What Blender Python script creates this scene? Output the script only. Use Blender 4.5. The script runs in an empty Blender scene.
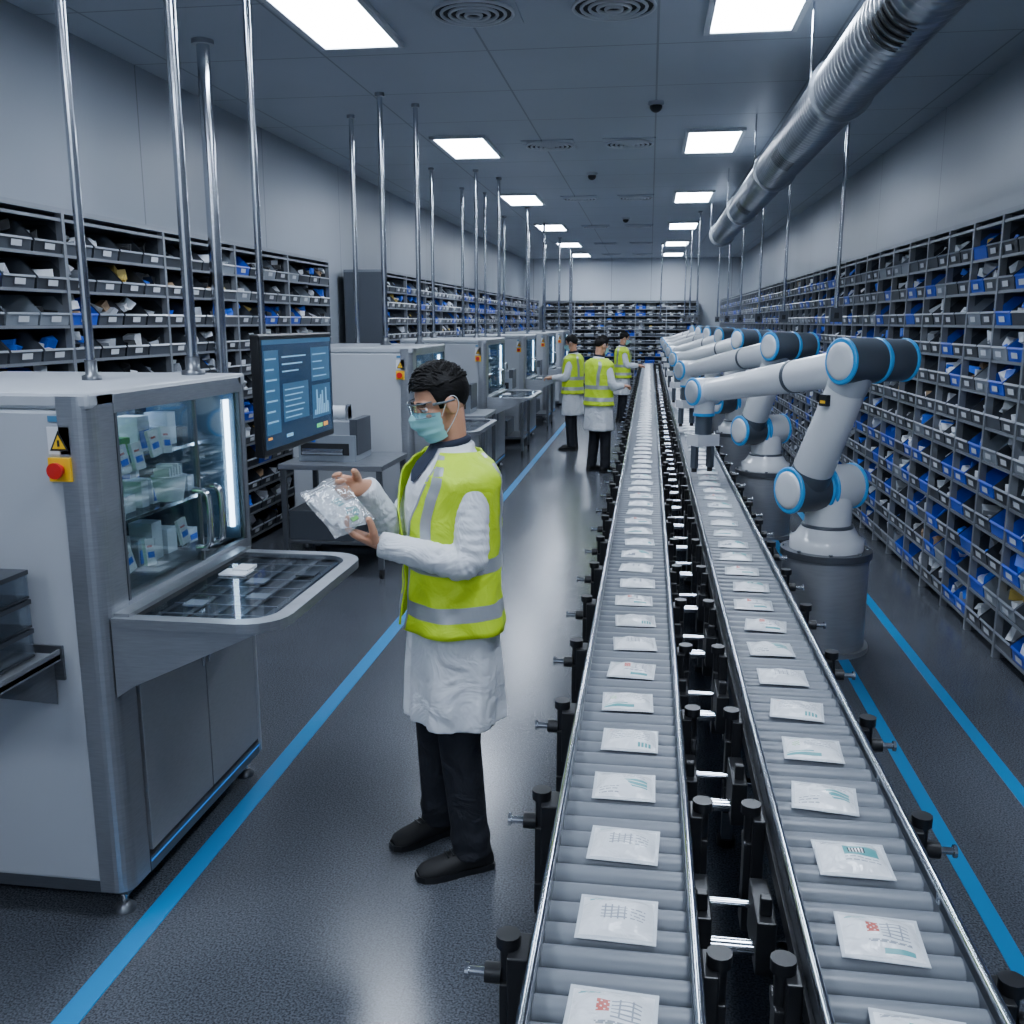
import bpy, bmesh, math, random
from mathutils import Vector, Matrix
random.seed(7)
V=Vector
# ------------------------------------------------------------ materials
def lin(c):
    r=[]
    for x in c:
        x=x/255.0
        r.append(x/12.92 if x<=0.04045 else ((x+0.055)/1.055)**2.4)
    return (r[0],r[1],r[2],1)
MATS={}
def mat(name,rgb,rough=0.5,metal=0.0,emit=0,noise=None,bump=None,ecol=None,coat=0,spec=0.5,stretch=None,dist=0):
    m=bpy.data.materials.new(name); m.use_nodes=True
    nt=m.node_tree; b=nt.nodes['Principled BSDF']
    c=lin(rgb); b.inputs['Base Color'].default_value=c
    b.inputs['Roughness'].default_value=rough; b.inputs['Metallic'].default_value=metal
    b.inputs['Specular IOR Level'].default_value=spec
    if coat: b.inputs['Coat Weight'].default_value=coat
    if emit:
        b.inputs['Emission Color'].default_value=lin(ecol or rgb); b.inputs['Emission Strength'].default_value=emit
    if noise or bump:
        tc=nt.nodes.new('ShaderNodeTexCoord'); mp=nt.nodes.new('ShaderNodeMapping')
        nt.links.new(tc.outputs['Object'],mp.inputs['Vector'])
        if stretch: mp.inputs['Scale'].default_value=stretch
    if noise:
        sc,amt=noise
        n=nt.nodes.new('ShaderNodeTexNoise'); n.inputs['Scale'].default_value=sc; n.inputs['Detail'].default_value=4
        nt.links.new(mp.outputs['Vector'],n.inputs['Vector'])
        r=nt.nodes.new('ShaderNodeMapRange'); r.inputs['From Min'].default_value=.3; r.inputs['From Max'].default_value=.7
        r.inputs['To Min'].default_value=1-amt; r.inputs['To Max'].default_value=1+amt
        nt.links.new(n.outputs['Fac'],r.inputs['Value'])
        x=nt.nodes.new('ShaderNodeVectorMath'); x.operation='SCALE'
        x.inputs[0].default_value=c[:3]; nt.links.new(r.outputs['Result'],x.inputs['Scale'])
        nt.links.new(x.outputs['Vector'],b.inputs['Base Color'])
    if bump:
        sc,st,dd=bump
        n=nt.nodes.new('ShaderNodeTexNoise'); n.inputs['Scale'].default_value=sc; n.inputs['Detail'].default_value=3; n.inputs['Distortion'].default_value=dist
        nt.links.new(mp.outputs['Vector'],n.inputs['Vector'])
        bp=nt.nodes.new('ShaderNodeBump'); bp.inputs['Strength'].default_value=st; bp.inputs['Distance'].default_value=dd
        nt.links.new(n.outputs['Fac'],bp.inputs['Height']); nt.links.new(bp.outputs['Normal'],b.inputs['Normal'])
    MATS[name]=m; return m
def panel_mat(name,rgb,ax,per,ay,pery,rough=.5,lw=.008,dark=.55):
    m=mat(name,rgb,rough,noise=(.6,.05)); nt=m.node_tree; b=nt.nodes['Principled BSDF']
    src=b.inputs['Base Color'].links[0].from_socket
    g=nt.nodes.new('ShaderNodeNewGeometry'); s=nt.nodes.new('ShaderNodeSeparateXYZ'); nt.links.new(g.outputs['Position'],s.inputs[0])
    def line(a,p):
        w=nt.nodes.new('ShaderNodeMath'); w.operation='PINGPONG'; w.inputs[1].default_value=p/2
        nt.links.new(s.outputs[a],w.inputs[0])
        l=nt.nodes.new('ShaderNodeMath'); l.operation='LESS_THAN'; l.inputs[1].default_value=lw
        nt.links.new(w.outputs[0],l.inputs[0]); return l.outputs[0]
    mx=nt.nodes.new('ShaderNodeMath'); mx.operation='MAXIMUM'
    nt.links.new(line(ax,per),mx.inputs[0]); nt.links.new(line(ay,pery),mx.inputs[1])
    mix=nt.nodes.new('ShaderNodeMix'); mix.data_type='RGBA'
    nt.links.new(mx.outputs[0],mix.inputs[0]); nt.links.new(src,mix.inputs[6])
    c=lin(rgb); mix.inputs[7].default_value=(c[0]*dark,c[1]*dark,c[2]*dark,1)
    nt.links.new(mix.outputs[2],b.inputs['Base Color']); return m
def glass_mat(name,tint,lo=.06,hi=.5,rough=.03,milk=0):
    m=bpy.data.materials.new(name); m.use_nodes=True; nt=m.node_tree; nt.nodes.clear()
    o=nt.nodes.new('ShaderNodeOutputMaterial'); t=nt.nodes.new('ShaderNodeBsdfTransparent'); t.inputs[0].default_value=tint
    g=nt.nodes.new('ShaderNodeBsdfGlossy'); g.inputs['Roughness'].default_value=rough
    l=nt.nodes.new('ShaderNodeLayerWeight'); l.inputs['Blend'].default_value=.35
    r=nt.nodes.new('ShaderNodeMapRange'); r.inputs['To Min'].default_value=lo; r.inputs['To Max'].default_value=hi
    nt.links.new(l.outputs['Fresnel'],r.inputs['Value'])
    base=t.outputs[0]
    if milk:
        d=nt.nodes.new('ShaderNodeBsdfDiffuse'); d.inputs[0].default_value=(.85,.88,.9,1)
        mm=nt.nodes.new('ShaderNodeMixShader'); mm.inputs[0].default_value=milk
        nt.links.new(t.outputs[0],mm.inputs[1]); nt.links.new(d.outputs[0],mm.inputs[2]); base=mm.outputs[0]
        tc=nt.nodes.new('ShaderNodeTexCoord'); n=nt.nodes.new('ShaderNodeTexNoise'); n.inputs['Scale'].default_value=28; n.inputs['Distortion'].default_value=1.5
        nt.links.new(tc.outputs['Object'],n.inputs['Vector'])
        bp=nt.nodes.new('ShaderNodeBump'); bp.inputs['Strength'].default_value=.8; bp.inputs['Distance'].default_value=.01
        nt.links.new(n.outputs['Fac'],bp.inputs['Height']); nt.links.new(bp.outputs[0],g.inputs['Normal'])
    x=nt.nodes.new('ShaderNodeMixShader'); nt.links.new(r.outputs[0],x.inputs[0]); nt.links.new(base,x.inputs[1]); nt.links.new(g.outputs[0],x.inputs[2])
    nt.links.new(x.outputs[0],o.inputs[0]); MATS[name]=m
m=mat('floor_epoxy',(76,80,87),.23,noise=(3,.05)); nt=m.node_tree; b=nt.nodes['Principled BSDF']
src=b.inputs['Base Color'].links[0].from_socket
tc=nt.nodes.new('ShaderNodeTexCoord'); n=nt.nodes.new('ShaderNodeTexNoise'); n.inputs['Scale'].default_value=150; n.inputs['Detail'].default_value=2
nt.links.new(tc.outputs['Object'],n.inputs['Vector'])
r=nt.nodes.new('ShaderNodeMapRange'); r.inputs['From Min'].default_value=.35; r.inputs['From Max'].default_value=.65; r.inputs['To Min'].default_value=.45; r.inputs['To Max'].default_value=1.55
nt.links.new(n.outputs['Fac'],r.inputs['Value'])
x=nt.nodes.new('ShaderNodeVectorMath'); x.operation='SCALE'; nt.links.new(src,x.inputs[0]); nt.links.new(r.outputs[0],x.inputs['Scale']); nt.links.new(x.outputs[0],b.inputs['Base Color'])
bp=nt.nodes.new('ShaderNodeBump'); bp.inputs['Strength'].default_value=.07; bp.inputs['Distance'].default_value=.002
nt.links.new(n.outputs['Fac'],bp.inputs['Height']); nt.links.new(bp.outputs['Normal'],b.inputs['Normal'])

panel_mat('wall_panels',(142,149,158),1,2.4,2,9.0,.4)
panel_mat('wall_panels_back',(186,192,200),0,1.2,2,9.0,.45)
panel_mat('ceiling_panels',(166,174,184),1,1.2,0,1.2,.5)
mat('light_panel',(226,238,255),.5,emit=41)
mat('light_frame',(190,195,200),.4)
mat('blue_line',(20,130,190),.4)
mat('rack_steel',(92,97,105),.45,.4)
mat('rack_trim',(140,145,152),.4,.5)
mat('rack_back',(40,43,48),.7)
mat('bin_grey',(72,77,85),.4)
mat('bin_dark',(50,54,61),.4)
mat('bin_blue',(24,78,200),.4)
mat('bin_clear',(135,143,152),.3)
mat('lbl_white',(215,219,224),.5)
mat('bag_white',(218,223,230),.35)
mat('bag_grey',(150,156,164),.35)
mat('item_blue',(30,100,220),.4)
mat('item_yellow',(190,165,80),.5)
mat('item_black',(28,30,34),.5)
mat('item_brown',(150,125,98),.6)
mat('machine_white',(174,179,186),.4,noise=(1.5,.03))
mat('steel',(166,170,176),.33,.8,noise=(18,.08),stretch=(1,1,12))
mat('steel_door',(170,174,180),.42,.6,noise=(30,.06),stretch=(1,1,8))
mat('steel_dark',(112,116,122),.35,.75,noise=(14,.08),stretch=(1,1,10))
mat('chrome',(200,204,210),.16,1.0)
mat('duct_metal',(165,170,176),.3,.9,noise=(6,.1))
mat('black_plastic',(24,25,28),.38)
mat('dark_gap',(12,13,15),.7)
mat('rubber',(18,18,20),.7)
mat('roller',(108,114,122),.4)
mat('rail_alu',(120,125,132),.3,.8)
mat('cavity',(70,92,110),.4)
mat('led',(205,228,255),.5,emit=15)
mat('added_green_glow',(90,210,110),.5,emit=8)  # glow colour for strips added to tint the cabinet interior green
mat('led_blue',(40,130,220),.5,emit=.5)
mat('green_item',(95,185,75),.5)
mat('yellow',(235,185,20),.45)
mat('red',(200,30,25),.35)
mat('teal',(84,158,160),.4)
mat('ink',(140,148,158),.4)
mat('red_ink',(195,90,80),.4)
mat('pouch_white',(230,234,238),.2,bump=(26,.6,.010),dist=.8)
mat('pouch_edge',(200,207,214),.2,bump=(160,.5,.003))
mat('screen_frame',(20,21,24),.3)
mat('screen',(20,46,72),.2,emit=.9)
mat('ui_light',(120,170,205),.3,emit=.9)
mat('ui_mid',(44,84,116),.3,emit=.9)
mat('ui_green',(90,190,120),.3,emit=1.0)
mat('ui_orange',(220,150,70),.3,emit=1.0)
mat('robot_white',(218,221,225),.26,coat=.4)
mat('robot_light',(172,177,184),.32)
mat('robot_grey',(74,81,90),.33)
mat('robot_blue',(40,140,205),.35,emit=.15)
mat('pedestal',(160,163,168),.33,.5,noise=(10,.06),stretch=(1,1,8))
mat('coat_white',(218,222,228),.8,bump=(7,.9,.03),dist=1.4)
mat('vest_yellow',(190,225,20),.6,bump=(9,.8,.02),emit=.06,dist=1.0)
mat('reflective',(170,175,180),.35,.3,bump=(9,.5,.02))
mat('trousers',(20,23,32),.8,bump=(8,.8,.03),dist=1.0)
mat('shirt_navy',(30,38,58),.8)
mat('skin',(200,146,116),.48)
mat('hair_black',(14,12,12),.6,bump=(120,.6,.004),stretch=(1,.25,1),spec=.25)
mat('mask_teal',(140,198,203),.7)
mat('eye_white',(220,220,220),.3)
mat('eye_dark',(30,20,15),.2)
mat('goggle_frame',(90,98,106),.3)
glass_mat('glass',(.88,.94,.95,1),.03,.3)
glass_mat('goggle_glass',(.88,.94,.98,1),.10,.5)
glass_mat('tray_glass',(.8,.85,.9,1),.08,.55)
glass_mat('bag_film',(.95,.97,.99,1),.12,.55,.15,milk=.14)

# ------------------------------------------------------------ mesh builder
class MB:
    def __init__(s): s.v=[];s.f=[];s.m=[];s.s=[];s.mats=[]
    def mi(s,name):
        if name not in s.mats: s.mats.append(name)
        return s.mats.index(name)
    def add(s,vs,fs,mt,smooth=False,M=None):
        o=len(s.v)
        for p in vs:
            p=V(p)
            if M is not None: p=M@p
            s.v.append(tuple(p))
        k=s.mi(mt) if isinstance(mt,str) else None
        for i,f in enumerate(fs):
            s.f.append(tuple(o+a for a in f)); s.m.append(k if k is not None else s.mi(mt[i])); s.s.append(smooth)
    def box(s,x0,x1,y0,y1,z0,z1,mt,M=None):
        vs=[(x,y,z) for x in(x0,x1) for y in(y0,y1) for z in(z0,z1)]
        s.add(vs,[(0,1,3,2),(4,6,7,5),(0,4,5,1),(2,3,7,6),(0,2,6,4),(1,5,7,3)],mt,False,M)
    def tube(s,pts,rad,mt,seg=16,caps=True,M=None,sx=None,up=None):
        pts=[V(p) for p in pts]
        if not hasattr(rad,'__len__'): rad=[rad]*len(pts)
        n=len(pts); rings=[]; N=None
        for i in range(n):
            t=(pts[min(i+1,n-1)]-pts[max(i-1,0)]).normalized()
            if N is None:
                a=V(up) if up else (V((0,0,1)) if abs(t.z)<.9 else V((0,1,0)))
                N=(a-t*a.dot(t)).normalized()
            else: N=(N-t*N.dot(t)).normalized()
            B=t.cross(N); k=sx[i] if sx else 1
            rings.append([pts[i]+(N*math.cos(q)+B*math.sin(q)*k)*rad[i] for q in [2*math.pi*j/seg for j in range(seg)]])
        s.loft(rings,mt,caps,M)
    def loft(s,rings,mt,caps=True,M=None,smooth=True):
        seg=len(rings[0]); vs=[p for r in rings for p in r]
        fs=[(i*seg+j,i*seg+(j+1)%seg,(i+1)*seg+(j+1)%seg,(i+1)*seg+j) for i in range(len(rings)-1) for j in range(seg)]
        s.add(vs,fs,mt,smooth,M)
        if caps:
            s.add(rings[0],[tuple(range(seg))[::-1]],mt,False,M); s.add(rings[-1],[tuple(range(seg))],mt,False,M)
    def cyl(s,p0,p1,r,mt,r1=None,seg=16,caps=True,M=None):
        s.tube([p0,p1],[r,r if r1 is None else r1],mt,seg,caps,M)
    def ell(s,c,r,mt,M=None,seg=16,rings=10,R=None):
        c=V(c); vs=[];fs=[]
        if not hasattr(r,'__len__'): r=(r,r,r)
        for i in range(rings+1):
            th=math.pi*i/rings
            for j in range(seg):
                q=2*math.pi*j/seg
                p=V((r[0]*math.sin(th)*math.cos(q),r[1]*math.sin(th)*math.sin(q),r[2]*math.cos(th)))
                if R: p=R@p
                vs.append(c+p)
        for i in range(rings):
            for j in range(seg): fs.append((i*seg+j,(i+1)*seg+j,(i+1)*seg+(j+1)%seg,i*seg+(j+1)%seg))
        s.add(vs,fs,mt,True,M)
    def torus(s,c,ax,R,r,mt,seg=28,sec=8,M=None):
        c=V(c);ax=V(ax).normalized(); a=V((0,0,1)) if abs(ax.z)<.9 else V((1,0,0))
        u=(a-ax*a.dot(ax)).normalized(); w=ax.cross(u); vs=[];fs=[]
        for i in range(seg):
            q=2*math.pi*i/seg; d=u*math.cos(q)+w*math.sin(q)
            for j in range(sec):
                t=2*math.pi*j/sec; vs.append(c+d*(R+r*math.cos(t))+ax*r*math.sin(t))
        for i in range(seg):
            for j in range(sec): fs.append((i*sec+j,((i+1)%seg)*sec+j,((i+1)%seg)*sec+(j+1)%sec,i*sec+(j+1)%sec))
        s.add(vs,fs,mt,True,M)
    def mesh(s,name):
        me=bpy.data.meshes.new(name); me.from_pydata(s.v,[],s.f)
        for m in s.mats: me.materials.append(MATS[m])
        me.polygons.foreach_set('material_index',s.m); me.polygons.foreach_set('use_smooth',s.s); me.update(); return me
    def obj(s,name,parent=None,bevel=0,loc=None):
        L=V((0,0,0))
        if parent is None and loc is None:
            lo=[min(p[i] for p in s.v) for i in range(3)]; hi=[max(p[i] for p in s.v) for i in range(3)]
            L=V(((lo[0]+hi[0])/2,(lo[1]+hi[1])/2,lo[2])); s.v=[tuple(V(p)-L) for p in s.v]
        if loc is not None: L=V(loc)
        o=bpy.data.objects.new(name,s.mesh(name)); bpy.context.collection.objects.link(o); o.location=L
        if parent: o.parent=parent
        if bevel:
            b=o.modifiers.new('bevel','BEVEL'); b.width=bevel; b.segments=2; b.limit_method='ANGLE'; b.angle_limit=math.radians(50)
        return o
def empty(name,loc=(0,0,0),rz=0):
    e=bpy.data.objects.new(name,None); bpy.context.collection.objects.link(e); e.location=loc; e.rotation_euler=(0,0,math.radians(rz)); e.empty_display_size=.1; return e
def remesh(mb,name,parent,vox,smooth=3,fac=.5):
    o=mb.obj(name,parent)
    bm=bmesh.new(); bm.from_mesh(o.data); bmesh.ops.remove_doubles(bm,verts=bm.verts,dist=1e-5); bmesh.ops.recalc_face_normals(bm,faces=bm.faces); bm.to_mesh(o.data); bm.free()
    r=o.modifiers.new('r','REMESH'); r.mode='VOXEL'; r.voxel_size=vox; r.use_smooth_shade=True
    if smooth:
        q=o.modifiers.new('s','SMOOTH'); q.iterations=smooth; q.factor=fac
    dg=bpy.context.evaluated_depsgraph_get(); dg.update()
    me=bpy.data.meshes.new_from_object(o.evaluated_get(dg)); o.modifiers.clear(); old=o.data; o.data=me
    for p in me.polygons: p.use_smooth=True; p.material_index=0
    if not me.materials: me.materials.append(MATS[mb.mats[0]])
    return o
def smoothpath(pts,n=6):
    pts=[V(p) for p in pts]; out=[]
    for i in range(len(pts)-1):
        p0=pts[max(i-1,0)];p1=pts[i];p2=pts[i+1];p3=pts[min(i+2,len(pts)-1)]
        for k in range(n):
            t=k/n; out.append(.5*((2*p1)+(p2-p0)*t+(2*p0-5*p1+4*p2-p3)*t*t+(3*p1-p0-3*p2+p3)*t**3))
    out.append(pts[-1]); return out

# ------------------------------------------------------------ room
XL,XR,YB,YF,ZC=-3.9,2.6,30.0,-3.0,3.8
def shell(name,x0,x1,y0,y1,z0,z1,mt):
    b=MB(); b.box(x0,x1,y0,y1,z0,z1,mt); return b.obj(name)
shell('floor',XL-.1,XR+.1,YF-.1,YB+.1,-.1,0,'floor_epoxy')
shell('ceiling',XL-.1,XR+.1,YF-.1,YB+.1,ZC,ZC+.1,'ceiling_panels')
shell('wall_left',XL-.1,XL,YF,YB,0,ZC,'wall_panels')
shell('wall_right',XR,XR+.1,YF,YB,0,ZC,'wall_panels')
shell('wall_back',XL,XR,YB,YB+.1,0,ZC,'wall_panels_back')
shell('wall_front',XL,XR,YF-.1,YF,0,ZC,'wall_panels_back')
for x,w in((-1.545,.075),(1.15,.06),(1.56,.06)):
    b=MB(); b.box(x-w/2,x+w/2,YF+.2,28.8,0,.003,'blue_line'); b.obj('floor_marking_line')
ys=[-2.0,2.1,6.3,10.9,15.5,20,24.4,28.2]
for y in ys:
    for x in(-2.04,.6):
        b=MB(); b.box(x-.26,x+.26,y-.6,y+.6,ZC-.02,ZC-.006,'light_panel')
        for q in((x-.30,x-.26,y-.64,y+.64),(x+.26,x+.30,y-.64,y+.64),(x-.26,x+.26,y-.64,y-.60),(x-.26,x+.26,y+.60,y+.64)):
            b.box(q[0],q[1],q[2],q[3],ZC-.03,ZC,'light_frame')
        b.obj('ceiling_light_panel')
    if y>3:
        for x in(-1.14,-.27):
            b=MB(); b.box(x-.28,x+.28,y-.28,y+.28,ZC-.012,ZC,'ceiling_panels')
            for r in(.25,.2,.15,.1,.05): b.torus((x,y,ZC-.02-(.25-r)*.06),(0,0,1),r,.011,'light_frame',24,6)
            b.cyl((x,y,ZC-.02),(x,y,ZC-.012),.24,'dark_gap'); b.obj('ceiling_air_diffuser')
for x,y in((-.5,18.5),(-.8,13),(.0,9)):
    b=MB(); b.cyl((x,y,ZC-.03),(x,y,ZC),.07,'light_frame'); b.ell((x,y,ZC-.04),(.055,.055,.05),'black_plastic'); b.obj('dome_camera')
# duct
b=MB(); pts=[];rad=[]; y=-2.8
while y<16.4:
    pts+=[(1.12,y,3.3),(1.12,y+.05,3.3),(1.12,y+.06,3.3),(1.12,y+.075,3.3)]; rad+=[.17,.17,.178,.178]; y+=.085
b.tube(pts,rad,'duct_metal',24)
for y in(0,3.2,6.4,9.6,12.8,16.2):
    b.tube([(1.12,y,3.3),(1.12,y+.06,3.3)],.2,'duct_metal',24)
    for dx in(-.19,.19): b.cyl((1.12+dx,y+.03,3.3),(1.12+dx,y+.03,ZC),.007,'chrome',seg=8)
b.tube([(1.12,16.4,3.3),(1.12,16.5,3.3)],[.2,.2],'duct_metal',24)
for yg in(4.55,8.1,11.4):
    for k in range(9):
        a0=math.radians(200); 
        vs=[]
        for yy in(yg+k*.045,yg+k*.045+.02):
            for i in range(7):
                a=a0+math.radians(60)*i/6; vs.append((1.12+.181*math.cos(a),yy,3.3+.181*math.sin(a)))
        b.add(vs,[(i,i+1,8+i,7+i) for i in range(6)],'dark_gap',True)
b.obj('ventilation_duct')
# ------------------------------------------------------------ racks
def rack(name,O,L,U,length,rows,depth=.5,bw=.26,per=3,zs=.08,pitch=.2,blue=.1,white=.4,hf=.08):
    O=V(O);L=V(L);U=V(U); M=Matrix(((L.x,U.x,0,O.x),(L.y,U.y,0,O.y),(0,0,1,0),(0,0,0,1)))
    fr=MB();bi=MB(); H=zs+rows*pitch+.03
    fr.box(0,length,-depth,-depth+.01,0,H,'rack_back',M)
    fr.box(-.02,0,-depth,0,0,H,'rack_steel',M); fr.box(length,length+.02,-depth,0,0,H,'rack_steel',M)
    fr.box(-.02,length+.02,-depth,.0,H,H+.03,'rack_trim',M)
    for i in range(rows+1):
        z=zs+i*pitch; fr.box(0,length,-depth+.01,.0,z-.010,z,'rack_steel',M); fr.box(0,length,0,.005,z-.016,z+.001,'rack_trim',M)
    bay=bw*per; nb=max(1,int(length/bay)); bay=length/nb; bw=bay/per
    for i in range(nb+1):
        fr.box(i*bay-.014,i*bay+.014,-.03,.010,0,H,'rack_trim',M)
        if 0<i<nb: fr.box(i*bay-.006,i*bay+.006,-depth+.01,-.03,0,H,'rack_steel',M)
    for i in range(nb):
        for k in range(rows):
            z=zs+k*pitch+.002
            for j in range(per):
                x0=i*bay+j*bw+.012; x1=x0+bw-.022; d0=-.32; d1=-.005; hb=.165
                rr=random.random(); bm_='bin_blue' if rr<blue else ('bin_clear' if rr<blue+.08 else ('bin_dark' if rr<.6 else 'bin_grey'))
                vs=[(x0,d0,z),(x1,d0,z),(x1,d1,z),(x0,d1,z),(x0,d0,z+hb),(x1,d0,z+hb),(x1,d1+.014,z+hf),(x0,d1+.014,z+hf),(x0,d1-.08,z+hb),(x1,d1-.08,z+hb)]
                bi.add(vs,[(0,1,2,3),(0,4,5,1),(3,2,6,7),(0,3,7,8,4),(1,5,9,6,2)],bm_,False,M)
                bi.add([(x0,d1+.014,z+hf),(x1,d1+.014,z+hf),(x1,d1+.020,z+hf-.012),(x0,d1+.020,z+hf-.012)],[(0,1,2,3)],'bin_blue' if bm_=='bin_blue' else 'bin_clear',False,M)
                xm=(x0+x1)/2
                if random.random()<.8:
                    bi.add([(xm-.045,d1+.012,z+.018),(xm+.045,d1+.012,z+.018),(xm+.045,d1+.018,z+.05),(xm-.045,d1+.018,z+.05)],[(0,1,2,3)],'lbl_white',False,M)
                if random.random()<.94:
                    rk=random.random()
                    for q in range(random.choice((2,3,4,5))):
                        c=V((random.uniform(x0+.055,x1-.055),random.uniform(-.14,-.05),z+.05+.022*q))
                        sx,sy,sz=random.uniform(.035,.075),random.uniform(.03,.07),random.uniform(.02,.05)
                        R=Matrix.Rotation(random.uniform(0,3),3,'Z')@Matrix.Rotation(random.uniform(-.6,.6),3,'X')
                        rr=rk if random.random()<.6 else random.random()
                        cm='bag_white' if rr<white else('bag_grey' if rr<white+.16 else('item_blue' if rr<white+.18+blue*.7 else('item_yellow' if rr<white+.21+blue*.7 else('item_brown' if rr<white+.24+blue*.7 else 'item_black'))))
                        c8=[c+R@V((sx*a*random.uniform(.5,1),sy*e*random.uniform(.5,1),sz*g*random.uniform(.5,1))) for a in(-1,1) for e in(-1,1) for g in(-1,1)]
                        for p_ in c8: p_.x=min(max(p_.x,x0+.006),x1-.006); p_.z=min(max(p_.z,z+.004),z+.18); p_.y=min(p_.y,-.012)
                        bi.add(c8,[(0,1,3,2),(4,6,7,5),(0,4,5,1),(2,3,7,6),(0,2,6,4),(1,5,7,3)],cm,False,M)
    e=empty(name); fr.obj('rack_frame',e); bi.obj('parts_bins',e); return e
rack('storage_bin_rack',(2.02,28.9,0),(0,-1,0),(-1,0,0),27.9,12,bw=.25,per=2,blue=.24,white=.58)
rack('storage_bin_rack',(-3.36,.6,0),(0,1,0),(1,0,0),9.3,12,bw=.28,per=4,blue=.12,white=.38,hf=.07)
rack('storage_bin_rack',(-3.3,11.8,0),(0,1,0),(1,0,0),17,12,bw=.28,per=4,blue=.2,white=.38,hf=.07)
rack('storage_bin_rack',(1.4,29.4,0),(-1,0,0),(0,-1,0),4.6,12,bw=.28,per=3,blue=.12,white=.38)

# ------------------------------------------------------------ pouches
def pouch(mb,M,w,h,kind,nx,ny,th=.017):
    vs=[];fs=[];ms=[]; ph=random.uniform(0,6)
    for j in range(ny+1):
        for i in range(nx+1):
            u=2*i/nx-1; v=2*j/ny-1; uu=min(1,abs(u)/.92); vv=min(1,abs(v)/.9)
            z=th*(1-uu**3)*(1-vv**3)+.0022*math.sin(7*u+ph)*math.cos(6*v+ph)*(1-u*u)*(1-v*v)
            wx=1-.03*(1-abs(v))*abs(u)
            vs.append((u*w/2*wx,v*h/2,z+.0015))
    for j in range(ny):
        for i in range(nx):
            fs.append((j*(nx+1)+i,j*(nx+1)+i+1,(j+1)*(nx+1)+i+1,(j+1)*(nx+1)+i))
            u=(i+.5)/nx; v=(j+.5)/ny; t='pouch_white'; I=int(u*48); J=int(v*42)
            text=lambda a,b_,c,d:a<u<b_ and c<v<d and ((I*7+J*3)%5!=0)
            if u<.05 or u>.95 or v<.06 or v>.94: t='pouch_edge'
            elif kind==0:      # red QR block + table
                if text(.1,.36,.82,.86): t='teal'
                elif .46<v<.66 and .34<u<.47: t='red_ink' if (I*3+J*5+I*J)%4 else 'pouch_white'
                elif .36<v<.68 and .50<u<.84 and (J%3==0 or I%7==0): t='ink'
                elif text(.34,.84,.27,.31): t='ink'
                elif .12<v<.18 and .5<u<.86: t='teal'
            elif kind==1:      # teal diagonal corner
                if text(.1,.45,.82,.86): t='ink'
                elif .30<v<.56 and u>.50+.5*(.56-v) and u<.88: t='teal' if J%5 else 'pouch_white'
                elif J%3==0 and text(.46,.84,.62,.76): t='ink'
                elif J%3==0 and text(.1,.42,.14,.36): t='ink'
            elif kind==2:      # text only with small grid
                if text(.12,.34,.82,.86): t='teal'
                elif .34<v<.64 and .3<u<.62 and (J%3==0 or I%4==0): t='ink'
                elif J%3==0 and text(.66,.86,.34,.64): t='ink'
            elif kind==3:      # teal stripe foot
                if text(.12,.45,.80,.85): t='teal'
                elif .12<v<.20: t='teal' if u<.62 else 'pouch_white'
                elif .22<v<.25 and u<.5: t='teal'
                elif J%3==0 and text(.36,.84,.42,.66): t='ink'
                elif .44<v<.60 and .14<u<.28: t='green_item' if (I+J)%3==0 else 'pouch_white'
            elif kind==4:      # teal panel with barcode
                if text(.1,.5,.82,.87): t='ink'
                elif .44<v<.70 and .38<u<.86: t='teal' if not(.5<v<.64 and .44<u<.66) else ('item_black' if I%2 else 'pouch_white')
                elif J%3==0 and text(.38,.86,.24,.40): t='ink'
            else:
                if text(.12,.3,.82,.86): t='red_ink'
                elif J%3==0 and text(.14,.86,.30,.70): t='ink'
                elif .12<v<.24 and .62<u<.88: t='teal' if I%3 else 'pouch_white'
            ms.append(t)
    mb.add(vs,fs,ms,True,M)
    mb.add([(-w/2,-h/2,0),(w/2,-h/2,0),(w/2,h/2,0),(-w/2,h/2,0)],[(3,2,1,0)],'pouch_edge',False,M)
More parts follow.
